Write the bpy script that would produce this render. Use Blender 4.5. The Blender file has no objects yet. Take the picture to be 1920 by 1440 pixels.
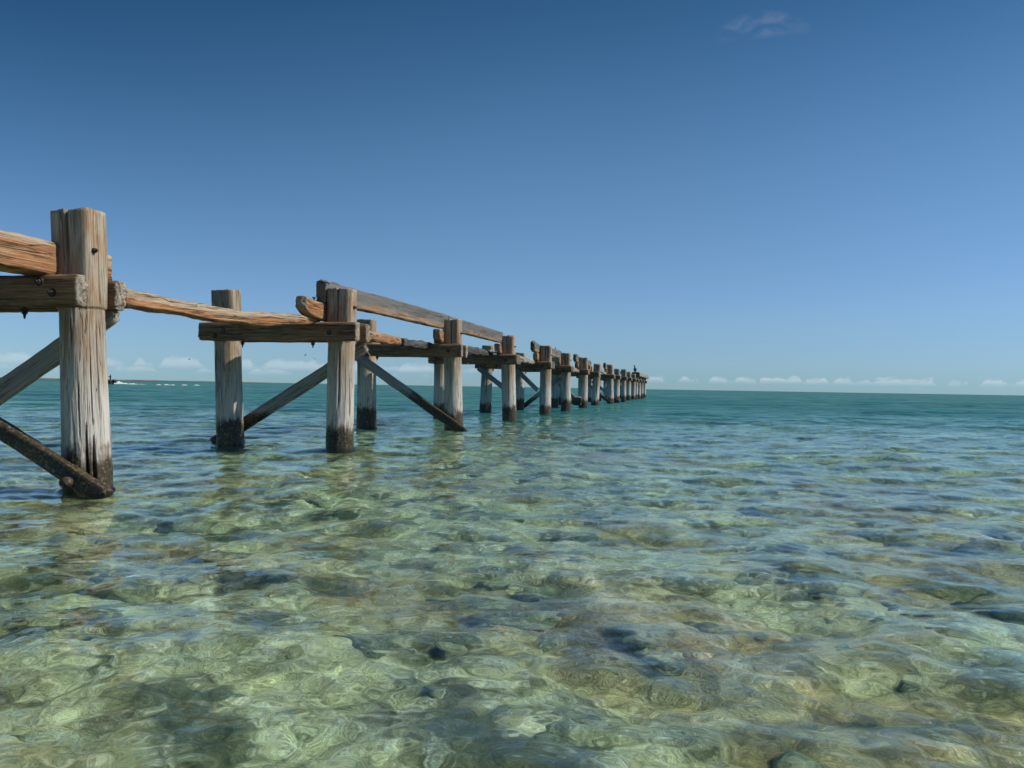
import bpy, math, random
import numpy as np
from mathutils import Matrix, Vector

sc = bpy.context.scene
COL = sc.collection
random.seed(7)
RNG = np.random.default_rng(11)

# ---------------------------------------------------------------- camera
H = 0.81                    # eye height above the water, wading beside the jetty
FPX = 1500.0                # focal length in pixels of the 1920 px wide photo
cam = bpy.data.cameras.new('camera')
cam_ob = bpy.data.objects.new('camera', cam); COL.objects.link(cam_ob); sc.camera = cam_ob
cam.sensor_width = 36; cam.lens = 36 * FPX / 1920; cam.clip_start = 0.05; cam.clip_end = 30000
_r, _p = math.radians(.95), math.radians(.21)
FW = Vector((0, math.cos(_p), math.sin(_p)))
RT = Vector((math.cos(_r), 0, math.sin(_r)))
UP = RT.cross(FW).normalized(); RT = FW.cross(UP).normalized()
_m = Matrix((RT, UP, -FW)).transposed().to_4x4(); _m.translation = (0, 0, H)
cam_ob.matrix_world = _m
EYE = Vector((0, 0, H))

# ---------------------------------------------------------------- light
SUN_EL, SUN_AZ = math.radians(40), math.radians(3)      # azimuth from +X towards -Y
SD = Vector((math.cos(SUN_AZ) * math.cos(SUN_EL), -math.sin(SUN_AZ) * math.cos(SUN_EL), math.sin(SUN_EL)))
sl = bpy.data.lights.new('sun', 'SUN'); sl.energy = 4.4; sl.angle = math.radians(.5); sl.color = (1, .92, .80)
so = bpy.data.objects.new('sun', sl); COL.objects.link(so)
so.rotation_euler = (-SD).to_track_quat('-Z', 'Y').to_euler()
sc.view_settings.view_transform = 'Standard'; sc.view_settings.look = 'None'
sc.view_settings.exposure = 0; sc.view_settings.gamma = 1
sc.cycles.use_denoising = True
sc.cycles.max_bounces = 10; sc.cycles.transmission_bounces = 8; sc.cycles.glossy_bounces = 5
sc.cycles.caustics_refractive = True; sc.cycles.caustics_reflective = False
sc.cycles.sample_clamp_indirect = 0; sc.cycles.blur_glossy = .36

# node helper ------------------------------------------------------------
class NT:
    def __init__(s, tree): s.t = tree
    def n(s, typ, **kw):
        nd = s.t.nodes.new('ShaderNode' + typ)
        for k, v in kw.items():
            if k.startswith('i_'):
                nd.inputs[k[2:].replace('_', ' ')].default_value = v
            else: setattr(nd, k, v)
        return nd
    def l(s, a, b): s.t.links.new(a, b)
    def inp(s, sock, v):
        if hasattr(v, 'is_linked') or isinstance(v, bpy.types.NodeSocket): s.l(v, sock)
        else: sock.default_value = v
    def math(s, op, a, b=0.0, c=0.0, clamp=False):
        nd = s.n('Math', operation=op, use_clamp=clamp)
        s.inp(nd.inputs[0], a); s.inp(nd.inputs[1], b); s.inp(nd.inputs[2], c)
        return nd.outputs[0]
    def ss(s, v, a, b, lo=0.0, hi=1.0):
        nd = s.n('MapRange', interpolation_type='SMOOTHSTEP')
        s.inp(nd.inputs[0], v); s.inp(nd.inputs[1], a); s.inp(nd.inputs[2], b); s.inp(nd.inputs[3], lo); s.inp(nd.inputs[4], hi)
        return nd.outputs[0]
    def mix(s, f, a, b, mode='MIX'):
        nd = s.n('Mix', data_type='RGBA', blend_type=mode)
        s.inp(nd.inputs[0], f)
        for sock, v in ((nd.inputs[6], a), (nd.inputs[7], b)):
            if isinstance(v, tuple): sock.default_value = v if len(v) == 4 else v + (1,)
            else: s.l(v, sock)
        return nd.outputs[2]
    def vmul(s, v, k):
        nd = s.n('VectorMath', operation='MULTIPLY'); s.l(v, nd.inputs[0]); nd.inputs[1].default_value = k
        return nd.outputs[0]
    def noise(s, vec, scale, detail=4, rough=.55, out=0, dist=0.0, dims='3D'):
        nd = s.n('TexNoise', noise_dimensions=dims); s.l(vec, nd.inputs['Vector'])
        nd.inputs['Scale'].default_value = scale; nd.inputs['Detail'].default_value = detail
        nd.inputs['Roughness'].default_value = rough; nd.inputs['Distortion'].default_value = dist
        return nd.outputs[out]

# ---------------------------------------------------------------- sky
world = bpy.data.worlds.new('World'); sc.world = world; world.use_nodes = True
W = NT(world.node_tree); W.t.nodes.clear()
wout = W.n('OutputWorld'); bg = W.n('Background'); bg.inputs[1].default_value = .1
W.l(bg.outputs[0], wout.inputs[0])
sky = W.n('TexSky'); sky.sky_type = 'NISHITA'; sky.sun_disc = False
sky.sun_elevation = SUN_EL; sky.sun_rotation = math.atan2(SD.x, SD.y)
sky.dust_density = 0.0; sky.ozone_density = 4.0; sky.air_density = 1.0; sky.altitude = 0
tc = W.n('TexCoord'); sep = W.n('SeparateXYZ'); W.l(tc.outputs['Generated'], sep.inputs[0])
X, Y, Z = sep.outputs
ramp = W.n('ValToRGB'); W.l(Z, ramp.inputs[0])
cr = ramp.color_ramp; cr.interpolation = 'B_SPLINE'
stops = ((0.0, (.34, .61, 1.38)), (.03, (.47, .68, 1.17)), (.09, (.65, .78, 1.01)), (.2, (.69, .855, .965)),
         (.31, (.59, .81, .90)), (.44, (.25, .54, .66)), (.6, (.17, .36, .46)), (1.0, (.22, .36, .42)))
while len(cr.elements) < len(stops): cr.elements.new(.5)
for e, (p, c) in zip(cr.elements, stops):
    e.position = p; e.color = tuple(min(v, 5) for v in c) + (1,)
# cumulus lines low over the horizon, by azimuth and elevation (degrees)
az = W.math('MULTIPLY', W.math('ARCTAN2', X, Y), 57.2958)
el = W.math('MULTIPLY', W.math('ARCSINE', Z), 57.2958)
base = W.mix(1.0, sky.outputs[0], ramp.outputs[0], 'MULTIPLY')
base = W.mix(W.math('MULTIPLY', W.ss(az, 4, -40), W.ss(el, -3, 24)), base, (.46, .62, .70), 'MULTIPLY')   # deeper blue away from the sun
def cloud_row(basef, amp, scale, seed, thr, soft, a0, a1, a2, a3, lump=.25):
    cx = W.n('CombineXYZ'); W.l(az, cx.inputs[0]); cx.inputs[1].default_value = seed
    n1 = W.noise(cx.outputs[0], scale, 2.5, .5)
    cy = W.n('CombineXYZ'); W.l(az, cy.inputs[0]); W.l(W.math('MULTIPLY', el, 2.0), cy.inputs[1]); cy.inputs[2].default_value = seed
    n2 = W.noise(cy.outputs[0], 1.1, 5, .55)
    top = W.math('MULTIPLY', W.ss(n1, thr, thr + .22), amp)
    top = W.math('ADD', top, basef)
    top = W.math('ADD', top, W.math('MULTIPLY', W.math('SUBTRACT', n2, .5), lump * 2.6))
    up = W.ss(W.math('SUBTRACT', top, el), 0, soft)
    dn = W.ss(W.math('SUBTRACT', el, W.math('ADD', basef, W.math('MULTIPLY', W.math('SUBTRACT', n2, .5), .3))), -.12, .28)
    pres = W.ss(n1, thr, thr + .08)
    win = W.math('MULTIPLY', W.ss(az, a0, a1), W.ss(az, a3, a2))
    m = W.math('MULTIPLY', W.math('MULTIPLY', up, dn), W.math('MULTIPLY', pres, win))
    # body shading: brighter towards the top
    return m, W.ss(W.math('SUBTRACT', el, basef), 0, amp * .8)
rows = [cloud_row(.88, .85, .45, 3.1, .33, .42, -40, -36, -9, -3.5) + (.44,),
        cloud_row(.58, .42, .5, 8.4, .38, .25, -40, -30, -7, -1) + (.36,),
        cloud_row(.95, .5, .30, 21.7, .36, .3, -14, -9, -3, -.8) + (.36,),
        cloud_row(.52, .5, .85, 40.9, .33, .28, 6.5, 10, 60, 80, .35) + (.5,),
        cloud_row(.30, .2, .5, 60.2, .5, .2, 9.5, 12, 60, 80) + (.25,)]
colr = base
for m, sh, op in rows:
    cc = W.mix(sh, (5.0, 6.2, 7.4), (6.6, 7.3, 7.9))
    colr = W.mix(W.math('MULTIPLY', m, op), colr, cc)
# one thin wisp high on the right
cx = W.n('CombineXYZ'); W.l(az, cx.inputs[0]); W.l(W.math('MULTIPLY', el, 2.2), cx.inputs[1])
nw = W.noise(cx.outputs[0], .5, 5, .55, dist=.4)
dx = W.math('DIVIDE', W.math('SUBTRACT', az, 16.9), 3.6)
dy = W.math('DIVIDE', W.math('SUBTRACT', el, W.math('SUBTRACT', 23.7, W.math('MULTIPLY', W.math('MULTIPLY', dx, dx), .7))), .95)
rr = W.math('ADD', W.math('MULTIPLY', dx, dx), W.math('MULTIPLY', dy, dy))
wm = W.math('MULTIPLY', W.ss(rr, 1.0, .1), W.ss(nw, .38, .72))
colr = W.mix(W.math('MULTIPLY', wm, .2), colr, (3.4, 4.0, 5.0))
W.l(colr, bg.inputs[0])

# ---------------------------------------------------------------- projection helpers
def ray(px, py):
    return FW + RT * ((px - 960) / FPX) + UP * ((720 - py) / FPX)
def at(px, py, z): return EYE + ray(px, py) * z
CU = Vector((math.sin(math.radians(12.77)), math.cos(math.radians(12.77)), 0))   # along the jetty, out to sea
CC = Vector((-CU.y, CU.x, 0))                                                     # across it, to the left
def yh(px): return 725.6 + (px - 960) * math.tan(_r)
def on_plane(px, py, P, nrm, off):
    d = ray(px, py); t = (off - (EYE - P).dot(nrm)) / d.dot(nrm)
    return EYE + d * t

# ---------------------------------------------------------------- numpy noise
_perm = RNG.permutation(256)
_grad = RNG.normal(size=(256, 3)); _grad /= np.linalg.norm(_grad, axis=1)[:, None]
def perlin(x, y, z):
    x, y, z = np.broadcast_arrays(np.asarray(x, float), y, z)
    xi, yi, zi = np.floor(x).astype(int), np.floor(y).astype(int), np.floor(z).astype(int)
    xf, yf, zf = x - xi, y - yi, z - zi
    f = lambda t: t * t * t * (t * (t * 6 - 15) + 10)
    u, v, w = f(xf), f(yf), f(zf); o = 0
    for i in (0, 1):
        for j in (0, 1):
            for k in (0, 1):
                h = _perm[(_perm[(_perm[(xi + i) & 255] + yi + j) & 255] + zi + k) & 255]
                g = _grad[h]
                d = g[..., 0] * (xf - i) + g[..., 1] * (yf - j) + g[..., 2] * (zf - k)
                o = o + d * (u if i else 1 - u) * (v if j else 1 - v) * (w if k else 1 - w)
    return o * 1.5
def fbm(x, y, z, o=3):
    s = 0; a = 1.0
    for i in range(o): s = s + a * perlin(x * 2 ** i + i * 7.3, y * 2 ** i + i * 3.1, z * 2 ** i); a *= .5
    return s

# ---------------------------------------------------------------- mesh helpers
def grid_mesh(name, V, n, m, wrap=True, caps=True, smooth=True, attr=None):
    """V: n rings x m points."""
    V = np.asarray(V, np.float32).reshape(n * m, 3)
    idx = np.arange(n * m).reshape(n, m)
    if wrap:
        nx = np.roll(idx, -1, axis=1)
        q = np.stack([idx[:-1], nx[:-1], nx[1:], idx[1:]], -1).reshape(-1, 4)
    else:
        q = np.stack([idx[:-1, :-1], idx[:-1, 1:], idx[1:, 1:], idx[1:, :-1]], -1).reshape(-1, 4)
    me = bpy.data.meshes.new(name)
    me.vertices.add(n * m); me.vertices.foreach_set('co', V.ravel())
    loops = q.ravel().tolist() if caps and wrap else q.ravel()
    starts = (np.arange(len(q)) * 4)
    if caps and wrap:
        starts = list(starts) + [len(loops), len(loops) + m]
        loops = loops + idx[0][::-1].tolist() + idx[-1].tolist()
    me.loops.add(len(loops)); me.loops.foreach_set('vertex_index', np.asarray(loops, np.int32))
    me.polygons.add(len(starts)); me.polygons.foreach_set('loop_start', np.asarray(starts, np.int32))
    me.polygons.foreach_set('use_smooth', np.full(len(starts), smooth))
    me.update(calc_edges=True); me.validate()
    if attr is not None:
        a = me.attributes.new('grey', 'FLOAT', 'POINT'); a.data.foreach_set('value', np.asarray(attr, np.float32).ravel())
    return me
def link(name, me, mat=None, parent=None, mw=None):
    o = bpy.data.objects.new(name, me); COL.objects.link(o)
    if mat and not me.materials: me.materials.append(mat)
    if mw is not None: o.matrix_world = mw
    if parent: adopt(o, parent)
    return o
WM = {}
def adopt(o, parent):
    mw = o.matrix_basis.copy() if o.name not in WM else WM[o.name]
    o.parent = parent
    pm = WM.get(parent.name, parent.matrix_basis)
    o.matrix_parent_inverse = pm.inverted()
    WM[o.name] = mw
def empty(name, loc):
    o = bpy.data.objects.new(name, None); COL.objects.link(o); o.location = loc; o.empty_display_size = .2
    o.matrix_basis = Matrix.Translation(loc); WM[o.name] = o.matrix_basis.copy()
    return o
def tag(o, label=None, cat=None, group=None, kind=None):
    if label: o['label'] = label
    if cat: o['category'] = cat
    if group: o['group'] = group
    if kind: o['kind'] = kind
    return o
def frame(A, B, up=Vector((0, 0, 1))):
    x = (B - A).normalized(); y = up.cross(x).normalized(); z = x.cross(y)
    m = Matrix((x, y, z)).transposed().to_4x4(); m.translation = (A + B) / 2
    return m, (B - A).length
def rsec(h, w, r, N):
    """rounded rectangle, N points: (y, z, ny, nz)"""
    pts = []
    t = np.linspace(0, 2 * np.pi, N, endpoint=False) + np.pi / N
    # superellipse-like mapping keeps corners dense
    c, s = np.cos(t), np.sin(t)
    p = .26 + 1.6 * r / max(min(h, w), 1e-6)
    p = min(p, 1)
    return np.sign(c) * np.abs(c) ** p * w / 2, np.sign(s) * np.abs(s) ** p * h / 2

def timber_mesh(name, L, h, w, N=28, step=.06, seed=0, rnd=.012, rag=.012, prof=None, grey=None, bow=0, rough=1.0, twist=0):
    xs = np.linspace(-L / 2, L / 2, max(6, int(L / step)))
    y0, z0 = rsec(h, w, rnd, N)
    rings, G = [], []
    caps_s = ((.0, .0), (.5, .0), (.86, .003), (.965, .012))
    seq = [(-L / 2 + d, s, -1) for s, d in ((.02, 0), (.5, 0), (.88, .0015), (.97, .006))]
    seq += [(x, 1, 0) for x in xs[1:-1]]
    seq += [(L / 2 - d, s, 1) for s, d in ((.97, .006), (.88, .0015), (.5, 0), (.02, 0))]
    for x, s, e in seq:
        t = (x + L / 2) / L
        k = prof(t) if prof else (1, 1, 0, 0)       # height scale, width scale, z shift, y shift
        y, z = y0 * s, z0 * s
        wob = 1 + .035 * rough * perlin(x * 2.2 + seed, np.sign(y0) * 3.3, seed * 1.7 + np.sign(z0) * 2)
        y = y * wob; z = z * wob
        g = perlin(y * 55 + seed, z * 55, x * 1.6 + seed) * .0035 * rough
        cz = perlin(x * 9 + seed, y * 20, z * 20 + 9) * .003 * rough
        rad = np.hypot(y0, z0) + 1e-6
        y = y + (g + cz) * y0 / rad * (s > .9); z = z + (g + cz) * z0 / rad * (s > .9)
        xx = x + e * (perlin(y * 38 + seed, z * 38, seed + 5) * rag + perlin(y * 90, z * 14, seed) * rag * .5) if e else np.full(N, x)
        tw = twist * (t - .5)
        yy = y * k[1] * math.cos(tw) - z * k[0] * math.sin(tw); zz = y * k[1] * math.sin(tw) + z * k[0] * math.cos(tw)
        zz = zz + k[2] + bow * (1 - (2 * t - 1) ** 2); yy = yy + k[3]
        rings.append(np.stack([xx, yy, zz], -1))
        gv = grey(t, z0 / (h / 2), e) if grey else (.75 if e else .25)
        G.append(np.broadcast_to(gv, (N,)))
    return grid_mesh(name, rings, len(rings), N, attr=np.array(G))

def timber(name, A, B, h, w, mat, parent=None, up=Vector((0, 0, 1)), **kw):
    m, L = frame(A, B, up)
    me = timber_mesh(name, L, h, w, **kw)
    return link(name, me, mat, parent, m)

def pile_mesh(L, zt, R, seed, N, nz, notch, cracks, head=(.125, .165), flare=.06):
    """local X up the pile from its toe; zt = world height of the head; cracks: (phi, halfwidth m, depth m, z0, z1)"""
    ph = np.linspace(0, 2 * np.pi, N, endpoint=False)
    extra = []
    for c in cracks:
        wv = c[1] / R
        extra += [c[0] - wv * 1.3, c[0] - wv * .7, c[0], c[0] + wv * .7, c[0] + wv * 1.3]
    ph = np.unique(np.round(np.concatenate([ph, np.mod(extra, 2 * np.pi)]), 5)); M = len(ph)
    x0 = L - zt                             # local x of z = 0
    zs = np.concatenate([np.linspace(0, max(x0 - .15, .1), 8)[:-1], np.linspace(max(x0 - .15, .1), L, nz)])
    kn = x0 + notch
    zs = np.unique(np.concatenate([zs, [kn - .004, kn + .004]]))
    rings, G = [], []
    cp, sp = np.cos(ph), np.sin(ph)
    seq = [(x, 1.0) for x in zs] + [(L, .93), (L - .002, .6), (L - .004, .03)]
    for x, s in seq:
        z = x - x0
        r = R * (1 + flare * np.exp(-max(z, 0) * 2.2) - .03 * z / 2)
        r = r * (1 + .05 * perlin(cp * 1.1 + seed, sp * 1.1, x * .9 + seed) + .022 * perlin(cp * 3.1 + seed, sp * 3.1, x * 2.5))
        r = r + .0035 * perlin(cp * 15 + seed, sp * 15, x * 2.0 + seed) + .0018 * perlin(cp * 36, sp * 36 + seed, x * 4)
        if z < .42:      # barnacle crust
            r = r + .006 * perlin(cp * 14, sp * 14, x * 22 + seed) * min(1, (.42 - z) * 8)
        y, w = r * cp, r * sp                 # y: along jetty, w: across
        if z > notch:
            hy, hw = head
            e = 5.0
            q = (np.abs(cp / hy) ** e + np.abs(sp / hw) ** e) ** (-1 / e)
            rr = np.minimum(q, r * 1.10 + .02 * min(1, (z - notch) * 3))
            rr = rr + .0022 * perlin(cp * 22 + seed, sp * 22, x * 1.2)
            y, w = rr * cp, rr * sp
        rad = np.hypot(y, w)
        cut = np.zeros(M)
        for c in cracks:
            d = np.abs((ph - c[0] + np.pi) % (2 * np.pi) - np.pi) * R
            wd = c[1] * (.35 + .65 * np.clip((z - c[3]) / .12, 0, 1) * np.clip((c[4] - z) / .12, 0, 1)) * (1 + .35 * perlin(x * 5 + seed, c[0], 1))
            on = 1.0 if c[3] < z < c[4] else 0.0
            fade = min(1, max(0, (z - c[3]) / .08), max(0, (c[4] - z) / .08)) if c[4] < zt - .02 else min(1, max(0, (z - c[3]) / .08))
            cut = np.maximum(cut, on * fade * c[2] * np.clip(1.2 - d / max(float(np.mean(wd)), 1e-4), 0, 1))
        k = (rad - cut) / rad * s
        xx = np.full(M, x)
        if s < 1 or x == L:
            xx = xx + .006 * perlin(y * 60, w * 60, seed) + .012 * perlin(y * 9, w * 9, seed + 3)
        rings.append(np.stack([xx, y * k, w * k], -1)); G.append(np.full(M, .78 if s >= 1 else 1.0))
    return grid_mesh('pile', rings, len(rings), M, attr=np.array(G))

def loft(name, secs, N=16):
    """secs: (x, cy, cz, ry, rz)"""
    t = np.linspace(0, 2 * np.pi, N, endpoint=False)
    R_ = [np.stack([np.full(N, s[0]), s[1] + s[3] * np.cos(t), s[2] + s[4] * np.sin(t)], -1) for s in secs]
    return grid_mesh(name, R_, len(secs), N)

# ---------------------------------------------------------------- materials
def new_mat(name):
    m = bpy.data.materials.new(name); m.use_nodes = True
    t = NT(m.node_tree); b = m.node_tree.nodes['Principled BSDF']
    return m, t, b
def wood(name, warm, warm2, grey, dark, grain=70, tidal=0, greyamt=1.0, bump=.5, white=(.62, .63, .61), tshift=0.0, ck=(.006, .024), band=0.0):
    m, t, b = new_mat(name)
    tcn = t.n('TexCoord'); oi = t.n('ObjectInfo')
    off = t.n('VectorMath', operation='SCALE'); off.inputs[0].default_value = (37, 17, 53); t.l(oi.outputs['Random'], off.inputs['Scale'])
    ad = t.n('VectorMath', operation='ADD'); t.l(tcn.outputs['Object'], ad.inputs[0]); t.l(off.outputs[0], ad.inputs[1])
    v = ad.outputs[0]
    patch = t.noise(t.vmul(v, (1.1, 6, 6)), 1.6, 5, .6)
    grainv = t.noise(t.vmul(v, (.03, 1, 1)), grain, 4, .62, dist=.3)
    fine = t.noise(t.vmul(v, (.02, 1, 1)), grain * 2.6, 2, .5)
    crk = t.noise(t.vmul(v, (.035, 1, 1)), grain * .42, 2, .5, dist=.5)
    crk = t.math('ABSOLUTE', t.math('SUBTRACT', crk, .5))
    crkm = t.math('MULTIPLY', t.ss(crk, ck[0], ck[1], 1, 0), t.ss(t.noise(t.vmul(v, (.6, 3, 3)), 2.0, 2, .5), .40, .54))
    at_ = t.n('Attribute', attribute_name='grey'); g = at_.outputs['Fac']
    col = t.mix(t.ss(patch, .38, .66), warm, warm2)
    gm = t.math('MULTIPLY', t.ss(t.math('ADD', t.math('ADD', g, t.math('MULTIPLY', t.math('SUBTRACT', patch, .5), 1.5)), t.math('MULTIPLY', t.math('SUBTRACT', grainv, .5), .9)), .25, .85), greyamt)
    if tidal == 1 and tshift == 0:
        gm = t.math('MULTIPLY', gm, t.math('SUBTRACT', 1, t.math('MULTIPLY', t.ss(t.noise(t.vmul(v, (.35, 1, 1)), 9, 3, .6), .42, .62, 0, .8), 1)))
    col = t.mix(gm, col, grey)
    col = t.mix(t.ss(grainv, .55, .36, 0, .6), col, dark)
    stain = t.ss(t.noise(t.vmul(v, (.5, 5, 5)), 1.3, 4, .6), .56, .70, 0, .55)
    col = t.mix(stain, col, dark)
    col = t.mix(t.ss(fine, .42, .7, 0, .3), col, tuple(min(1, c * 1.35) for c in grey))
    pos = t.n('NewGeometry'); sp = t.n('SeparateXYZ'); t.l(pos.outputs['Position'], sp.inputs[0])
    rough = t.math('ADD', .82, 0)
    if tidal:
        st = t.noise(t.vmul(v, (.12, 1, 1)), 16, 3, .6)
        zz = t.math('ADD', t.math('SUBTRACT', t.math('SUBTRACT', sp.outputs[2], tshift), t.math('MULTIPLY', t.math('SUBTRACT', oi.outputs['Random'], .5), .16)), t.math('MULTIPLY', t.math('ADD', t.math('MULTIPLY', t.math('SUBTRACT', st, .5), .42), t.math('MULTIPLY', t.math('SUBTRACT', t.noise(v, 5, 4, .65), .5), .32)), 1.0))
        # bleached salt band
        wb = t.math('MULTIPLY', t.ss(zz, .26, .40), t.ss(zz, 1.30, .62))
        wb = t.math('MULTIPLY', wb, t.ss(grainv, .25, .55, .62, 1.0))
        col = t.mix(t.math('MULTIPLY', wb, .9), col, white)
        col = t.mix(t.math('MULTIPLY', t.ss(grainv, .52, .34, 0, .5), wb), col, (.22, .21, .19))
    else:
        zz = sp.outputs[2]
    col = t.mix(t.math('MULTIPLY', crkm, .66), col, (.03, .024, .018))
    if tidal:
        bar = t.noise(v, 42, 4, .7)
        fz = t.ss(zz, .42, .25)
        wet = t.mix(t.ss(bar, .48, .72), (.046, .038, .024), (.24, .19, .12))
        spots = t.n('TexVoronoi'); t.l(v, spots.inputs['Vector']); spots.inputs['Scale'].default_value = 55
        wet = t.mix(t.math('MULTIPLY', t.ss(spots.outputs[0], .2, .08), t.ss(bar, .52, .6)), wet, (.42, .40, .34))
        wet = t.mix(t.ss(sp.outputs[2], .03, -.05), wet, (.03, .035, .018))
        col = t.mix(fz, col, wet)
        rough = t.ss(zz, .1, .4, .38, .85)
    t.inp(b.inputs['Roughness'], rough)
    t.l(col, b.inputs['Base Color'])
    b.inputs['Specular IOR Level'].default_value = .3
    hgt = t.math('ADD', t.math('MULTIPLY', grainv, .9), t.math('ADD', t.math('MULTIPLY', fine, .3), t.math('MULTIPLY', crkm, -1.1)))
    bp = t.n('Bump'); bp.inputs['Strength'].default_value = bump; bp.inputs['Distance'].default_value = .012
    t.l(hgt, bp.inputs['Height']); t.l(bp.outputs[0], b.inputs['Normal'])
    return m
M_pile = wood('weathered_pile_wood', (.36, .20, .10), (.40, .29, .185), (.42, .385, .32), (.13, .10, .07), grain=85, tidal=1, greyamt=.88, bump=.8, white=(.60, .585, .55))
M_beam = wood('brown_beam_wood', (.205, .10, .045), (.255, .145, .075), (.38, .34, .28), (.055, .034, .02), grain=75, bump=.9, ck=(.008, .03))
M_orange = wood('orange_beam_wood', (.36, .14, .05), (.42, .21, .095), (.42, .33, .235), (.11, .055, .028), grain=62, bump=1.0, ck=(.010, .035))
M_greyb = wood('grey_beam_wood', (.42, .24, .12), (.45, .31, .18), (.15, .15, .147), (.07, .065, .06), grain=40, bump=.5)
M_char = wood('blackened_wood', (.05, .045, .045), (.08, .075, .07), (.11, .115, .12), (.02, .02, .02), grain=40, bump=.6)
M_brace = wood('brace_wood', (.24, .195, .14), (.27, .225, .17), (.28, .265, .235), (.11, .09, .07), grain=60, tidal=1, bump=.5, white=(.33, .33, .32), tshift=.05)
M_wet = wood('wet_brace_wood', (.30, .24, .17), (.32, .27, .2), (.33, .31, .28), (.14, .11, .09), grain=60, tidal=1, bump=.5, white=(.34, .34, .33), tshift=.27)

def plain(name, col, rough=.7, metal=0, nscale=30, namt=.35):
    m, t, b = new_mat(name)
    tcn = t.n('TexCoord'); n = t.noise(tcn.outputs['Object'], nscale, 4, .6)
    c = t.mix(t.ss(n, .3, .7), tuple(x * (1 - namt) for x in col), tuple(min(1, x * (1 + namt)) for x in col))
    t.l(c, b.inputs['Base Color']); b.inputs['Roughness'].default_value = rough; b.inputs['Metallic'].default_value = metal
    return m
M_rust = plain('rusted_iron', (.045, .032, .026), .75, .3, 60, .5)
M_feather = plain('black_feathers', (.025, .025, .028), .6, 0, 40, .3)
M_breast = plain('white_feathers', (.7, .7, .68), .7, 0, 40, .1)
M_gull = plain('grey_feathers', (.12, .12, .13), .7, 0, 20, .2)
M_hull = plain('dark_hull_paint', (.05, .055, .065), .4, 0, 3, .2)
M_boatw = plain('white_boat_paint', (.6, .6, .58), .4, 0, 3, .05)
M_motor = plain('outboard_black', (.015, .015, .018), .35, 0, 5, .2)
M_cloth = plain('dark_jacket', (.03, .03, .045), .9, 0, 20, .3)
M_skin = plain('skin', (.35, .2, .14), .6, 0, 20, .1)
M_foam = plain('foam', (.52, .56, .57), .9, 0, 2, .08)
M_rope = plain('pale_cord', (.5, .47, .4), .9, 0, 60, .2)

# ---------------------------------------------------------------- water surface
def tile(L, N, lam0, lam1, wdir, spread, rms, expo):
    k = np.fft.fftfreq(N, d=L / N) * 2 * np.pi; kx, ky = np.meshgrid(k, k); kk = np.hypot(kx, ky); kk[0, 0] = 1
    lam = 2 * np.pi / kk; th = np.arctan2(ky, kx) - wdir
    D = (1 - spread) * np.cos(th) ** 4 + spread
    A = kk ** (-expo) * np.sqrt(D) * ((lam < lam1) & (lam > lam0)); A[0, 0] = 0
    h = np.real(np.fft.ifft2(A * np.exp(2j * np.pi * RNG.random((N, N))))); return h / h.std() * rms
_cw = ((lambda f: ((-f + 2) * f - 1) * f / 2), (lambda f: ((3 * f - 5) * f * f + 2) / 2), (lambda f: ((-3 * f + 4) * f + 1) * f / 2), (lambda f: (f - 1) * f * f / 2))
def samp(t, L, x, y, rot):
    c, s = math.cos(rot), math.sin(rot); N = t.shape[0]
    u = ((c * x + s * y) / L % 1) * N; v = ((-s * x + c * y) / L % 1) * N
    i = np.floor(u).astype(int); j = np.floor(v).astype(int); fu = u - i; fv = v - j; o = 0
    for a in range(4):
        row = 0
        for b in range(4): row = row + _cw[b](fv) * t[(j + b - 1) % N, (i + a - 1) % N]
        o = o + _cw[a](fu) * row
    return o
TILES = [(tile(41, 512, 1.1, 7, 1.0, .12, .020, 2.0), 41, .2, 2.5), (tile(13.7, 768, .26, 1.2, 1.15, .35, .0095, 2.0), 13.7, .5, .6),
         (tile(5.9, 1024, .045, .36, 1.35, .55, .0027, 2.0), 5.9, -.3, .13)]
RINGS = []
for _px, _z in ((165, 6.0), (637, 10.05), (851, 14.6), (955, 19.1), (1022, 23.8)):
    _q = at(_px, yh(_px) + FPX * H / _z, _z); RINGS += [(_q.x, _q.y), (_q.x + CC.x * 1.56, _q.y + CC.y * 1.56)]
def wave(x, y):
    r = np.hypot(x, y); dr = r * .006; h = 0
    for t, L, ro, lm in TILES:
        h = h + samp(t, L, x, y, ro) * np.clip((lm * .5 - dr) / (lm * .25), 0, 1)
    for qx, qy in RINGS:                      # lapping round the piles
        d = np.hypot(x - qx, y - qy); near = d < 1.6
        if near.any():
            a = np.arctan2(y[near] - qy, x[near] - qx)
            h[near] += .010 * np.cos(d[near] * 34 + 2.2 * np.sin(a * 3 + qx)) * np.exp(-(d[near] - .17) * 3.2) * (.6 + .4 * np.sin(a * 2 + qy)) + .012 * np.exp(-((d[near] - .19) / .05) ** 2)
    return h
def polar(name, radii, angs, fn, cap0=True):
    rr, aa = np.meshgrid(radii, angs, indexing='ij'); x = (rr * np.sin(aa)).ravel(); y = (rr * np.cos(aa)).ravel()
    return grid_mesh(name, np.stack([x, y, fn(x, y)], -1), rr.shape[0], rr.shape[1], wrap=False)
fine_a = np.radians(np.linspace(-52, 52, 860))
wr = np.exp(np.arange(math.log(.25), math.log(11000), .006))
water = link('water', polar('water', wr, fine_a, wave)); tag(water, kind='structure')
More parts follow.
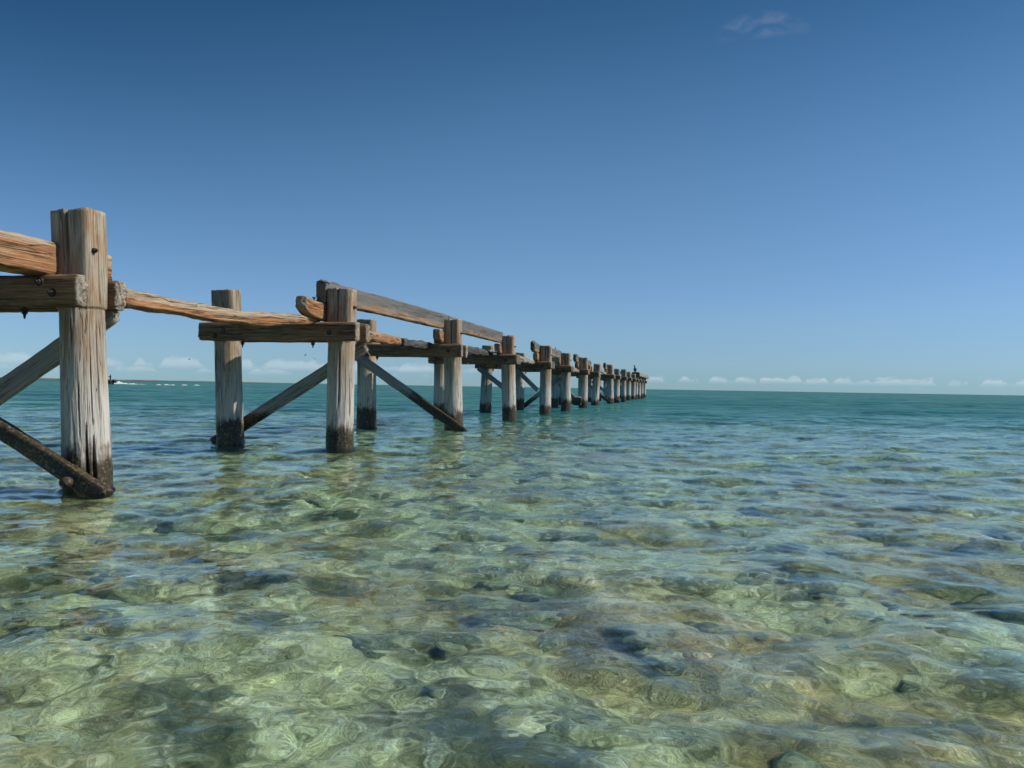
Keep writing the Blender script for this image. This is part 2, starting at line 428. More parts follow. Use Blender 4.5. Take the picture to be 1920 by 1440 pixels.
# the rest of the ring round the viewer, coarse
wr2 = np.exp(np.arange(math.log(.25), math.log(11000), .03))
water2 = link('water', polar('water', wr2, np.radians(np.linspace(52, 308, 260)), wave)); tag(water2, kind='structure')
t_ = np.linspace(0, 2 * np.pi, 90, endpoint=False)
disc = np.stack([np.outer([.001, .12, .25], np.sin(t_)), np.outer([.001, .12, .25], np.cos(t_)), np.zeros((3, 90))], -1)
disc[..., 2] = wave(disc[..., 0].ravel(), disc[..., 1].ravel()).reshape(3, 90)
water3 = link('water', grid_mesh('water', disc, 3, 90, caps=False)); tag(water3, kind='structure')

m = bpy.data.materials.new('sea_water'); m.use_nodes = True; t = NT(m.node_tree); t.t.nodes.clear()
o_ = t.n('OutputMaterial'); g_ = t.n('BsdfGlass'); g_.inputs['IOR'].default_value = 1.31; g_.inputs['Roughness'].default_value = 0
g_.inputs['Color'].default_value = (.97, 1, .96, 1)
# ripples too small for the mesh far out: random slopes added to the normal with distance from the shallows
geo = t.n('NewGeometry'); sx = t.n('SeparateXYZ'); t.l(geo.outputs['Position'], sx.inputs[0])
P2 = t.vmul(geo.outputs['Position'], (1, 1, 0))
far = t.ss(sx.outputs[1], 5, 26)
n1 = t.noise(t.vmul(P2, (.35, 1, 0)), 1.5, 5, .62, out=1); n2 = t.noise(t.vmul(P2, (.3, 1, 0)), .16, 4, .6, out=1)
def cen(v, k):
    a = t.n('VectorMath', operation='SUBTRACT'); t.l(v, a.inputs[0]); a.inputs[1].default_value = (.5, .5, .5)
    return t.vmul(a.outputs[0], k)
s1 = cen(n1, (.5, 1.1, 0)); s2 = cen(n2, (.15, .4, 0))
a1 = t.n('VectorMath', operation='ADD'); t.l(s1, a1.inputs[0]); t.l(s2, a1.inputs[1])
n0 = t.noise(t.vmul(P2, (.75, 1.25, 0)), 13, 3, .55, out=1); a0 = t.n('VectorMath', operation='ADD'); t.l(cen(n0, (.10, .18, 0)), a0.inputs[0]); t.l(geo.outputs['Normal'], a0.inputs[1])
sc_ = t.n('VectorMath', operation='SCALE'); t.l(a1.outputs[0], sc_.inputs[0]); t.l(far, sc_.inputs['Scale'])
a2 = t.n('VectorMath', operation='ADD'); t.l(sc_.outputs[0], a2.inputs[0]); t.l(a0.outputs[0], a2.inputs[1])
nn = t.n('VectorMath', operation='NORMALIZE'); t.l(a2.outputs[0], nn.inputs[0]); t.l(nn.outputs[0], g_.inputs['Normal'])
df = t.n('BsdfDiffuse'); bn = t.noise(t.vmul(P2, (.22, 1, 0)), .07, 5, .62, dist=.4)
bf = t.noise(t.vmul(P2, (.2, 1, 0)), .45, 4, .65)
t.l(t.mix(t.ss(t.math('ADD', t.math('MULTIPLY', bn, .5), t.math('MULTIPLY', bf, .5)), .38, .62), (.014, .105, .145), (.05, .215, .205)), df.inputs['Color']); t.l(nn.outputs[0], df.inputs['Normal'])
big_ = t.noise(t.vmul(P2, (.05, 1, 0)), .02, 4, .6)
ms = t.n('MixShader'); t.l(t.math('MULTIPLY', t.ss(sx.outputs[1], 5, 40, 0, .80), t.ss(bn, .25, .5, .8, 1)), ms.inputs[0]); t.l(g_.outputs[0], ms.inputs[1]); t.l(df.outputs[0], ms.inputs[2])
t.l(ms.outputs[0], o_.inputs[0])
M_water_far = m
m2 = bpy.data.materials.new('sea_water_near'); m2.use_nodes = True; t2 = NT(m2.node_tree); t2.t.nodes.clear()
o2 = t2.n('OutputMaterial'); g2 = t2.n('BsdfGlass'); g2.inputs['IOR'].default_value = 1.31; g2.inputs['Roughness'].default_value = 0
g2.inputs['Color'].default_value = (.97, 1, .96, 1); t2.l(g2.outputs[0], o2.inputs[0])
ge2 = t2.n('NewGeometry'); nz2 = t2.noise(t2.vmul(ge2.outputs['Position'], (.75, 1.25, 0)), 13, 3, .55, out=1)
sb2 = t2.n('VectorMath', operation='SUBTRACT'); t2.l(nz2, sb2.inputs[0]); sb2.inputs[1].default_value = (.5, .5, .5)
ad2 = t2.n('VectorMath', operation='ADD'); t2.l(t2.vmul(sb2.outputs[0], (.10, .18, 0)), ad2.inputs[0]); t2.l(ge2.outputs['Normal'], ad2.inputs[1])
no2 = t2.n('VectorMath', operation='NORMALIZE'); t2.l(ad2.outputs[0], no2.inputs[0]); t2.l(no2.outputs[0], g2.inputs['Normal'])
for w_ in (water, water2, water3):
    w_.data.materials.append(m2); w_.data.materials.append(m)
    n = len(w_.data.polygons); c = np.zeros(n * 3, np.float32); w_.data.polygons.foreach_get('center', c)
    w_.data.polygons.foreach_set('material_index', (c.reshape(-1, 3)[:, 1] > 4.0).astype(np.int32))

# ---------------------------------------------------------------- seabed
LIM = -.80
def bed(x, y):
    edge = 20.5 + 1.6 * perlin(x * .12, y * .08, 4) - .22 * np.clip(x + 4, -8, 40)
    edge = np.maximum(edge, 9)
    s = y - edge
    d = .36 + .09 * perlin(x * .25, y * .2, 1) + np.clip((y - 6) / 13, 0, 1) * .30 + np.clip(s / 15, 0, 1) ** 1.3 * 1.4 + np.clip((s - 6) / 35, 0, 1) * 1.3
    r = np.hypot(x, y); fade = np.clip(1.4 - r / 22, .15, 1)
    lump = fbm(x * 1.3, y * 1.3, 2, 3) * .085 + np.abs(perlin(x * 3.1, y * 3.1, 7)) * -.05 + fbm(x * 6, y * 6, 5, 2) * .022
    rocks = np.clip(perlin(x * .9 + 4, y * .9, 12) - .18, 0, 1) * .35
    back = np.clip((-y - 2) / 12, 0, 1) * .25
    z = -d + (lump + rocks) * fade + back
    return np.where(z > -.2, -.2 + (z + .2) * .25, z)
br = np.exp(np.concatenate([np.arange(math.log(.2), math.log(22), .006), np.arange(math.log(22), math.log(12000), .02)]))
me_all = polar('seabed', br, np.radians(np.linspace(-64, 64, 1100)), bed)
co_ = np.zeros(len(me_all.vertices) * 3, np.float32); me_all.vertices.foreach_get('co', co_); co_ = co_.reshape(-1, 3)
fv = np.zeros(len(me_all.polygons) * 4, np.int32); me_all.loops.foreach_get('vertex_index', fv); fv = fv.reshape(-1, 4)
deep = (co_[fv, 2].min(1) < LIM)
def sub(name, mask):
    f = fv[mask]; used, inv = np.unique(f, return_inverse=True)
    me = bpy.data.meshes.new(name); me.vertices.add(len(used)); me.vertices.foreach_set('co', co_[used].ravel())
    me.loops.add(f.size); me.loops.foreach_set('vertex_index', inv.ravel().astype(np.int32))
    me.polygons.add(len(f)); me.polygons.foreach_set('loop_start', (np.arange(len(f)) * 4).astype(np.int32))
    me.polygons.foreach_set('use_smooth', np.ones(len(f), bool)); me.update(calc_edges=True); return me
bed_near = link('seabed', sub('seabed', ~deep)); tag(bed_near, kind='structure')
bed_far = link('seabed', sub('seabed', deep)); tag(bed_far, kind='structure')
bed_rest = link('seabed', polar('seabed', np.exp(np.arange(math.log(.2), math.log(12000), .05)), np.radians(np.linspace(64, 296, 200)), bed)); tag(bed_rest, kind='structure')
bpy.data.meshes.remove(me_all)
m, t, b = new_mat('seabed_rock_and_weed')
geo = t.n('NewGeometry'); P = geo.outputs['Position']; sx = t.n('SeparateXYZ'); t.l(P, sx.inputs[0])
big = t.noise(P, .55, 6, .6); mid = t.noise(P, 2.6, 6, .62); fin = t.noise(P, 13, 4, .6); grit = t.noise(P, 60, 3, .6)
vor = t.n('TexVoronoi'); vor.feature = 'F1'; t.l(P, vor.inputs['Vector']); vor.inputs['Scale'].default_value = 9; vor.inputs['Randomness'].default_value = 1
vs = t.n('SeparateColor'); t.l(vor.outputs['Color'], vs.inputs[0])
col = t.mix(t.ss(mid, .38, .62), (.29, .29, .165), (.80, .79, .49))
col = t.mix(t.ss(fin, .50, .64, 0, .75), col, (.98, .97, .76))  # near-white speckle: fine light glints painted into the bottom colour
col = t.mix(t.ss(t.math('ADD', big, t.math('MULTIPLY', t.math('MULTIPLY', t.ss(sx.outputs[0], -.2, 1.6), t.ss(sx.outputs[1], 6, 2)), .14)), .47, .62, 0, .62), col, (.60, .41, .18))
col = t.mix(t.math('MULTIPLY', t.ss(mid, .47, .36), t.ss(fin, .35, .6, .4, 1)), col, (.13, .16, .095))
col = t.mix(t.math('MULTIPLY', t.ss(vs.outputs[0], .72, .78), t.ss(vor.outputs[0], .06, .035)), col, (.9, .88, .72))  # pale shell and pebble flecks, coloured bright to imitate sparkling light
col = t.mix(t.ss(fin, .50, .34, 0, .45), col, (.13, .15, .08))
col = t.mix(t.ss(grit, .56, .40, 0, .3), col, (.07, .085, .05))
col = t.mix(t.ss(vs.outputs[1], .8, .95, 0, .3), col, (.11, .085, .05))
# out beyond the reef flat the bottom is pale sand with weed beds
ff = t.ss(sx.outputs[2], -.65, -1.3)
wb = t.noise(t.vmul(P, (.25, 1, 0)), .11, 4, .6, dist=.3)
sand = t.mix(t.ss(wb, .46, .38), (.66, .70, .58), (.20, .26, .19))
col = t.mix(ff, col, sand)
edge = t.math('MULTIPLY', t.ss(sx.outputs[2], -.70, -.95), t.ss(sx.outputs[2], -1.7, -1.2))
col = t.mix(t.math('MULTIPLY', edge, t.ss(t.noise(t.vmul(P, (.4, 1, 1)), .5, 4, .6), .42, .58, .1, .6)), col, (.07, .11, .085))
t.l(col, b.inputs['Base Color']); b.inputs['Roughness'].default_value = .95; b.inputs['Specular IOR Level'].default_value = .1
bp = t.n('Bump'); bp.inputs['Strength'].default_value = .7; bp.inputs['Distance'].default_value = .04
t.l(t.math('ADD', fin, t.math('MULTIPLY', grit, .3)), bp.inputs['Height']); t.l(bp.outputs[0], b.inputs['Normal'])
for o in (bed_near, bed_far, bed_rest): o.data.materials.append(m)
# stones and small boulders lying on the flat
def rock_field():
    V, F_ = [], []; base = 0
    import bmesh
    bm = bmesh.new(); bmesh.ops.create_icosphere(bm, subdivisions=3, radius=1)
    sv = np.array([v.co[:] for v in bm.verts]); sf = [[v.index for v in f.verts] for f in bm.faces]; bm.free()
    spots = []
    for px, py, r in ((1780, 990, .34), (1860, 1135, .30), (1900, 1260, .26), (1690, 1110, .2), (1080, 985, .22), (870, 1235, .17), (1180, 1030, .2), (540, 1190, .15), (230, 1215, .2), (1330, 1330, .12),
                      (1560, 1215, .2), (740, 960, .22), (1500, 935, .3), (60, 1290, .14), (700, 1350, .12), (960, 1290, .16), (1230, 1400, .12), (1450, 1040, .25), (350, 1060, .2)):
        Zr = FPX * (H + .36) / (py - yh(px)); q = at(px, py, Zr); spots.append((q.x, q.y, r * .8))
    rs = np.random.default_rng(21)
    for k in range(300):
        y = 1.2 + 8 * rs.random() ** 1.2; x = (rs.random() * 2 - 1) * (1.2 + y * .85); spots.append((x, y, .02 + .09 * rs.random() ** 3))
    for k, (x, y, r) in enumerate(spots):
        n = fbm(sv[:, 0] * 1.3 + k, sv[:, 1] * 1.3, sv[:, 2] * 1.3 + k * 3, 3)
        p = sv * (1 + .42 * n)[:, None]; a = rs.random() * 6.28
        p = p * np.array([r * (1 + .5 * rs.random()), r * (.7 + .4 * rs.random()), r * (.42 + .25 * rs.random())])
        p = np.stack([p[:, 0] * math.cos(a) - p[:, 1] * math.sin(a), p[:, 0] * math.sin(a) + p[:, 1] * math.cos(a), p[:, 2]], -1)
        z0 = float(bed(np.array([x]), np.array([y]))[0])
        r_top = p[:, 2].max() + z0 + r * .05
        if r_top > -.13: p[:, 2] -= r_top + .13
        V.append(p + np.array([x, y, z0 + r * .05])); F_ += [[i + base for i in f] for f in sf]; base += len(sv)
    me = bpy.data.meshes.new('rocks'); me.from_pydata(np.concatenate(V).tolist(), [], F_)
    me.polygons.foreach_set('use_smooth', np.ones(len(me.polygons), bool)); return me
m, t, b = new_mat('algae_stone'); P = t.n('NewGeometry').outputs['Position']
c1 = t.noise(P, 7, 5, .65); c2 = t.noise(P, 35, 4, .6)
col = t.mix(t.ss(c1, .38, .62), (.19, .23, .14), (.46, .47, .30)); col = t.mix(t.ss(c2, .5, .68, 0, .6), col, (.55, .53, .36)); col = t.mix(t.ss(c2, .48, .36, 0, .5), col, (.08, .10, .06))
t.l(col, b.inputs['Base Color']); b.inputs['Roughness'].default_value = .95
bp = t.n('Bump'); bp.inputs['Strength'].default_value = .8; bp.inputs['Distance'].default_value = .02; t.l(c2, bp.inputs['Height']); t.l(bp.outputs[0], b.inputs['Normal'])
rk = link('rocks', rock_field(), m); tag(rk, 'algae covered stones scattered over the shallow seabed', 'rocks', kind='stuff')
# the tint of the deeper water: absorbing body below the level of the shallow flat
def boxv(x0, x1, y0, y1, z0, z1): return [(x, y, z) for z in (z0, z1) for x, y in ((x0, y0), (x1, y0), (x1, y1), (x0, y1))]
me = bpy.data.meshes.new('deep_water'); me.from_pydata(boxv(-13000, 13000, -13000, 13000, -9, -.07), [], [(3, 2, 1, 0), (4, 5, 6, 7), (0, 1, 5, 4), (1, 2, 6, 5), (2, 3, 7, 6), (3, 0, 4, 7)])
m = bpy.data.materials.new('deep_water'); m.use_nodes = True; t = NT(m.node_tree); t.t.nodes.clear()
o_ = t.n('OutputMaterial'); v_ = t.n('VolumeAbsorption'); v_.inputs[0].default_value = (0.0, .88, .78, 1); v_.inputs['Density'].default_value = .36; t.l(v_.outputs[0], o_.inputs[1])
dw = link('deep_water', me, m); tag(dw, kind='structure')

# ---------------------------------------------------------------- far shore
def shore(x0p, x1p, dist, hpx, seed, col, name):
    n = 240; xs = np.linspace(x0p, x1p, n); V = []
    for i, xp in enumerate(xs):
        p = at(xp, yh(xp), dist); tt = i / (n - 1)
        hh = hpx(tt) * dist / FPX * (1 + .35 * float(perlin(i * .11, seed, 0)) + .2 * float(perlin(i * .5, seed, 3)))
        for k, (dy, dz) in enumerate(((0, -1), (40, .55), (120, 1.0), (400, .9), (600, -1))):
            V.append((p.x, p.y + dy, (hh * dz if dz > 0 else -2)))
    me = grid_mesh(name, np.array(V), n, 5, wrap=False, caps=False)
    return me
m_land = plain('dune_scrub', (.16, .13, .10), .95, 0, .01, .4)
o = link('hills', shore(-700, 640, 5200, lambda t: .4 + 1.9 * min(1, (1 - t) * 2.2), 2, None, 'hills'), m_land); tag(o, kind='structure')

# ---------------------------------------------------------------- bolts
def ngon_cyl(n, r0, r1, x0, x1, V, Fc, squash=1):
    b0 = len(V)
    for x, r in ((x0, r0), (x1, r1)):
        for k in range(n):
            a = 2 * math.pi * k / n; V.append((x, r * math.cos(a), r * math.sin(a) * squash))
    Fc.append(tuple(b0 + k for k in range(n))[::-1]); Fc.append(tuple(b0 + n + k for k in range(n)))
    for k in range(n): Fc.append((b0 + k, b0 + (k + 1) % n, b0 + n + (k + 1) % n, b0 + n + k))
def bolt_mesh(spec):
    V, Fc = [], []
    for n, r0, r1, x0, x1 in spec: ngon_cyl(n, r0, r1, x0, x1, V, Fc)
    me = bpy.data.meshes.new('bolt'); me.from_pydata(V, [], Fc); me.materials.append(M_rust); return me
B_nut = bolt_mesh([(12, .034, .031, -.004, .005), (6, .020, .019, .005, .024), (10, .010, .008, .024, .040)])
B_side = bolt_mesh([(6, .021, .019, -.01, .02), (10, .010, .008, .02, .036)])
B_hang = bolt_mesh([(10, .012, .012, -.04, .02), (8, .034, .030, .012, .022), (6, .024, .022, .022, .05), (8, .012, .006, .05, .085)])
B_spike = bolt_mesh([(8, .011, .010, -.05, .06), (8, .024, .020, .06, .075)])
def bolt(me, pos, direction, parent):
    x = direction.normalized(); r = Vector((0, 0, 1)) if abs(x.z) < .9 else Vector((0, 1, 0))
    y = r.cross(x).normalized(); z = x.cross(y); mm = Matrix((x, y, z)).transposed().to_4x4(); mm.translation = pos
    return link('bolt', me, None, parent, mm)

# ---------------------------------------------------------------- the jetty
GRP = 'trestles of the ruined jetty'
#      front bottom px, top px, depth m, head height m
FRONT = [(165, 147, 6.0, 2.07), (637, 642, 10.05, 2.00), (851, 848, 14.6, 2.02), (955, 952, 19.1, 2.03), (1022, 1024, 23.8, 2.05),
         (1061, 1061, 27.7, 2.01), (1093.5, 1095, 32.3, 2.04), (1115, 1120, 36.6, 2.00), (1144.5, 1143.5, 42.6, 2.04), (1156, 1157, 46.2, 1.97),
         (1169, 1170, 50.6, 2.05), (1178.5, 1179, 54.6, 1.98), (1187, 1187.5, 58.7, 1.95), (1192.5, 1193, 61.6, 1.80), (1198, 1198.5, 65.0, 1.80),
         (1203, 1203.3, 68.4, 1.80), (1208, 1208.2, 72.0, 1.80)]
#      rear bottom px, top px (None: same spacing as the rest)
REAR = {1: (432, 424), 2: (687.5, 687.5), 3: (826, 827), 4: (910, 915), 5: (973, 976), 6: (1039, 1039)}
W0 = 1.56
BT, BB = 1.575, 1.340          # crossbeam top and underside
REND = {0: (.075, .11), 1: (.30, .28), 2: (.19, .17), 3: (.23, .2)}
LEND = {1: .34}
def LV(A, B, t): return A + (B - A) * t
words = ['first', 'second', 'third', 'fourth', 'fifth', 'sixth', 'seventh', 'eighth', 'ninth', 'tenth', 'eleventh', 'twelfth', 'thirteenth', 'fourteenth', 'fifteenth', 'sixteenth', 'last']
LAB = ['nearest timber trestle, cut by the left frame edge, thick bleached pile and crossed braces',
       'second trestle from the camera, whole crossbeam between two piles and one brace behind them',
       'third trestle from the camera, brace slanting down across the front to its right pile',
       'fourth trestle from the camera, split-headed bleached pile under the end of the grey beam',
       'fifth trestle from the camera, leaning rear pile and a short brace under the crossbeam',
       'sixth trestle from the camera, snapped upper brace above a whole lower brace',
       'seventh trestle from the camera, with a dark stub of brace beside the pile foot',
       'eighth trestle from the camera, slim pile just right of the rotted stringer stubs',
       'ninth trestle from the camera, wide split pile head and thin brace down to its foot',
       'tenth trestle from the camera, short orange pile head and brace ending at the waterline',
       'eleventh trestle from the camera, square grey pile head standing clear of its neighbours',
       'twelfth trestle from the camera, worn narrow pile with a crooked neck',
       'thirteenth trestle from the camera, last one before the piles that still carry the deck edge',
       'first trestle under the pale deck beam at the far end, below the perched bird',
       'second of the four trestles under the pale deck beam at the far end',
       'third of the four trestles under the pale deck beam at the far end',
       'outermost trestle at the sea end of the jetty, its crossbeam sticking out seaward']
TR = []
NOUT = len(FRONT)
for i, (xb, xt, z, hh) in enumerate(FRONT):
    if 6 < i < 13: hh += random.uniform(-.08, .06); xt += random.uniform(-.8, .6)
    P = at(xb, yh(xb) + FPX * H / z, z); P.z = 0
    e = empty('timber_trestle', P + CC * (W0 / 2)); tag(e, LAB[i], 'jetty trestle', GRP)
    N = 72 if i < 3 else (40 if i < 7 else 24); nz = 90 if i < 3 else (44 if i < 7 else 22)
    depth = 1.6 if i < 3 else 3.6
    def ptop(px, hgt):
        q = on_plane(px, 600, P, CU, 0)
        yy = 720 - ((hgt - H) / q.y) * FPX
        for _ in range(3):
            q = on_plane(px, yy, P, CU, 0); yy += (q.z - hgt) * FPX / q.y
        return on_plane(px, yy, P, CU, 0)
    ends = []
    if i in REAR:
        rb = on_plane(REAR[i][0], yh(REAR[i][0]) + FPX * H / (z + .35), P, CU, 0); rb.z = 0
        rt_ = ptop(REAR[i][1], hh - .0)
    else:
        rb = P + CC * W0; rt_ = rb + Vector((random.uniform(-.03, .03), random.uniform(-.03, .03), hh + random.uniform(-.08, .05)))
        if i > 6 and i < 13: rt_.z = random.choice([1.62, 1.95, 1.75])
    for j, (bq, tq) in enumerate(((P, ptop(xt, hh)), (rb, rt_))):
        ax = (tq - bq).normalized(); A = bq - ax * (depth / ax.z); L = (tq - A).length
        R = (.168 if i else .165) * (1 + random.uniform(-.04, .05))
        if i >= 13: R *= .85
        seed = i * 3.7 + j * 11.3 + 1
        # phi: 0 = out to sea, pi = towards the viewer; pi/2 = +local Z
        # local Z here is (up x u) = across to the left
        cr_ = []
        if j == 0:
            cr_.append((math.pi + [.0, .0, .1, .0, .05, 0, .1, 0][i % 8], .016 if i else .019, .075, 1.38, 2.2))
            if i == 0:
                cr_ += [(math.pi - .52, .010, .06, .32, 1.38), (math.pi + .72, .008, .06, -.2, .50), (math.pi + 1.02, .010, .07, -.2, .40), (math.pi + .45, .004, .035, .35, .85), (math.pi + 1.0, .004, .03, .45, 1.0), (math.pi + 1.35, .004, .03, .5, 1.2), (math.pi + 1.5, .005, .03, 1.35, 2.0), (math.pi + .2, .003, .03, .9, 1.3)]
            elif i == 1:
                cr_ += [(math.pi + .30, .010, .06, .5, 1.28), (math.pi + .75, .004, .04, .35, 1.1), (math.pi + 1.1, .004, .03, .4, .95)]
            else:
                cr_ += [(math.pi + random.uniform(-.4, .3), .010, .06, random.uniform(.3, .8), random.uniform(1.1, 1.3)), (math.pi - random.uniform(.5, 1.2), .006, .04, .3, 1.2)]
        else:
            cr_ += [(math.pi + random.uniform(-.6, .6), .009, .06, random.uniform(.2, .7), 1.3), (math.pi + random.uniform(-1.2, .2), .006, .04, .4, 1.25)]
        if i >= 9: cr_ = cr_[:1]
        me = pile_mesh(L, tq.z, R, seed, N, nz, BB if i < 13 else 1.36, cr_, head=(.125, .165 if i != 0 else .172))
        x = ax; y = (CU - x * CU.dot(x)).normalized(); zz = x.cross(y)
        mm = Matrix((x, y, zz)).transposed().to_4x4(); mm.translation = A
        o = link('pile', me, M_pile, e, mm)
        ends.append((bq, tq, o))
    Wd = (rb - P).length
    # crossbeams clamped either side of the piles
    re = REND.get(i, (.22, .22)); le = LEND.get(i, .25 + .08 * random.random())
    drop = random.uniform(-.012, .012) if i > 1 else 0
    beams = []
    for s, rr_ in ((-1, re[0]), (1, re[1])):
        uo = s * (.127 + .055)
        A = P - CC * rr_ + CU * uo + Vector((0, 0, (BT + BB) / 2 + drop)); B = P + CC * (Wd + le) + CU * uo + Vector((0, 0, (BT + BB) / 2 + drop * .4))
        hb = BT - BB
        def gf(tt, zz_, e_): return .85 if e_ == -1 else (.9 if e_ else np.where(zz_ > .8, .2, -.5))
        o = timber('crossbeam', A, B, hb, .11, M_beam, e, N=40 if i < 3 else 20, step=.03 if i < 3 else .08, seed=i * 5.1 + s, rnd=.014 if i else .02, rag=.022 if i < 2 else .012, grey=gf, rough=1.3)
        beams.append(o)
    if i < 9:
        for cc_, zz_ in ((.06 if i else .13, 1.44), (Wd - .02, 1.46)):
            bolt(B_nut, P + CC * cc_ + CU * (-.183 - .055) + Vector((0, 0, zz_)), -CU, beams[0])
        if i < 6:
            bolt(B_nut, P + CC * (Wd + .1) + CU * (-.183 - .055) + Vector((0, 0, 1.40)), -CU, beams[0])
            for c2 in ((.42 if i == 0 else .30), Wd - .26):
                bolt(B_hang, P + CC * c2 + CU * (-.18) + Vector((0, 0, BB)), Vector((0, 0, -1)), beams[0])
    if i == 0: bolt(B_nut, P + CC * .24 + CU * (-.238) + Vector((0, 0, 1.52)), -CU, beams[0])
    # bolt end on the sunny side of the pile head
    if i < 7 or i in (8, 10):
        bp_, tp_, po = ends[0]
        zc = 1.77 if i else 1.77
        c0 = LV(bp_, tp_, zc / tp_.z)
        bolt(B_side, c0 - CC * (.172) - CU * (.02 if i else .06) + Vector((0, 0, 0)), -CC, po)
    TR.append(dict(e=e, P=P, rb=rb, W=Wd, beams=beams, ends=ends))

def brace(i, p0, p1, side, h=.17, w=.07, mat=None, rag=.03, N=20, **kw):
    T = TR[i]; off = side * .205 + (side * .02)
    A = on_plane(p0[0], p0[1], T['P'], CU, off); B = on_plane(p1[0], p1[1], T['P'], CU, off)
    return timber('brace', A, B, h, w, mat or M_brace, T['e'], N=N, step=.05, seed=i * 2.3 + p0[0] * .01, rnd=.012, rag=rag, rough=1.3, **kw)
gb = lambda tt, zz_, e_: .5
brace(0, (-150, 706), (202, 934), -1, h=.13, w=.09, N=36, grey=gb, mat=M_wet)
brace(0, (-170, 858), (214, 584), 1, h=.17, w=.08, N=30, grey=gb)
brace(1, (400, 832), (685, 649), 1, h=.17, w=.07, N=30, grey=gb)
brace(2, (664, 664), (872, 812), -1, h=.165, w=.075, N=30, grey=gb, mat=M_wet)
brace(4, (897, 690), (960, 739), -1, h=.15, w=.06, grey=gb)
brace(5, (966, 691), (1007, 731), -1, h=.15, w=.06, rag=.07, grey=gb)
brace(5, (976, 766), (1052, 707), 1, h=.15, w=.06, grey=gb)
brace(6, (1073, 750), (1090, 753), -1, h=.36, w=.10, rag=.05, grey=lambda a, b_, c: 0.)
brace(6, (1040, 716), (1080, 748), 1, h=.15, w=.06, grey=gb)
brace(8, (1091, 711), (1146, 757), -1, h=.16, w=.07, grey=gb)
brace(9, (1110, 715), (1161, 754), -1, h=.16, w=.07, grey=gb)
brace(11, (1135, 750), (1176, 715), 1, h=.16, w=.07, grey=gb)
# stub of round timber caught at the foot of the nearest pile
T0 = TR[0]
pS = on_plane(129, 904, T0['P'], CU, -.27)
link('log_stub', loft('log_stub', [(x_, 0, 0, r_, r_ * .9) for x_, r_ in ((-.06, .01), (-.055, .036), (-.03, .044), (.06, .046), (.062, .01))], 20), M_wet, T0['e'],
     frame(pS - CU * .06, pS + CU * .06)[0])
# loose ends of cord
def cord(pts, r, parent, name='cord'):
    V = []; N = 8
    for k, p in enumerate(pts):
        d = (pts[min(k + 1, len(pts) - 1)] - pts[max(k - 1, 0)]).normalized(); a = d.orthogonal().normalized(); b_ = d.cross(a)
        V.append([tuple(p + (a * math.cos(t) + b_ * math.sin(t)) * r) for t in np.linspace(0, 2 * math.pi, N, endpoint=False)])
    return link(name, grid_mesh(name, V, len(pts), N), M_rope, parent, Matrix.Identity(4))
q0, q1 = at(208, 578, 6.2), at(213, 594, 6.2)
cord([q0, LV(q0, q1, .5) + Vector((.003, 0, 0)), q1], .006, T0['e'])
q0, q1 = at(687, 655, 10.4), at(694, 668, 10.4)
cord([q0, LV(q0, q1, .5), q1], .004, TR[1]['e'])

# stringers: long beams carried inside the front row of piles -------------
GS = 'stringer beams lying along the jetty'
def on_side(px, py, i, coff): return on_plane(px, py, TR[i]['P'], CC, coff)
def lineup(i, j, coff, u0, u1, z0, z1):
    A = TR[i]['P'] + CC * coff + CU * u0; B = TR[j]['P'] + CC * coff + CU * u1; A.z = z0; B.z = z1; return A, B
CO = .245
# orange beam running off the left edge of the frame
A, B = lineup(0, 0, CO + .075, -3.6, .44, 1.705, 1.70)
o = timber('stringer_beam', A, B, .26, .28, M_orange, N=44, step=.04, seed=4.2, rnd=.012, rag=.02, rough=1.5, grey=lambda t, z, e: np.where(z > .5, .75, np.where(z > -.3, .32, .05)))
tag(o, 'orange squared beam at the left frame edge, resting on the nearest trestle', 'wooden beam', GS)
# thin sagging beam from trestle 1 to trestle 2
A = at(222, 557, 6.22); B = at(592, 599, 10.1)
def pf(t): 
    e = max(0, (t - .80) / .20); return (1 - .72 * e + .08 * math.sin(t * 23), 1 - .4 * e, -.03 * e + .008 * math.sin(t * 9), 0.02 * math.sin(t * 5))
o = timber('stringer_beam', A, B,   .135, .15, M_orange, N=44, step=.035, seed=9.9, rnd=.016, rag=.05, rough=2.8, prof=pf, bow=-.06, grey=lambda t, z, e: np.where(z > .25, .95, .12))
tag(o, 'thin sagging orange beam with splintered end between the two nearest trestles', 'wooden beam', GS)
# weathered grey beam, trestle 2 to 3 and 3 to 4
gg = lambda t, z, e: np.where(z > -.3, 1.5, np.where(z > -.75, .5, -.3)) if e == 0 else .6
def pf2(t):
    e = max(0, (.05 - t) / .05); return (1 + .10 * math.sin(t * 17) * (t < .3) * .3 + .03 * e, 1, .01 * math.sin(t * 5), 0)
A = on_side(603, 566, 1, CO); A.z = 1.955; A = TR[1]['P'] + CC * CO - CU * .10; A.z = 1.955
B = TR[2]['P'] + CC * CO + CU * .12; B.z = 2.0
o = timber('stringer_beam', A, B, .275, .14, M_greyb, N=44, step=.035, seed=14.2, rnd=.01, rag=.03, rough=1.4, prof=pf2, grey=gg)
tag(o, 'long grey beam with orange lower edge between second and third trestles', 'wooden beam', GS)
bolt(B_spike, A + CU * .55 + Vector((0, 0, -.16)), Vector((0, 0, -1)), o)
A2 = TR[2]['P'] + CC * CO + CU * .16; A2.z = 1.985; B2 = TR[3]['P'] + CC * CO - CU * .02; B2.z = 1.985
o = timber('stringer_beam', A2, B2, .26, .14, M_greyb, N=36, step=.05, seed=19.2, rnd=.01, rag=.02, rough=1.2, grey=gg)
tag(o, 'grey beam with orange lower edge between third and fourth trestles', 'wooden beam', GS)
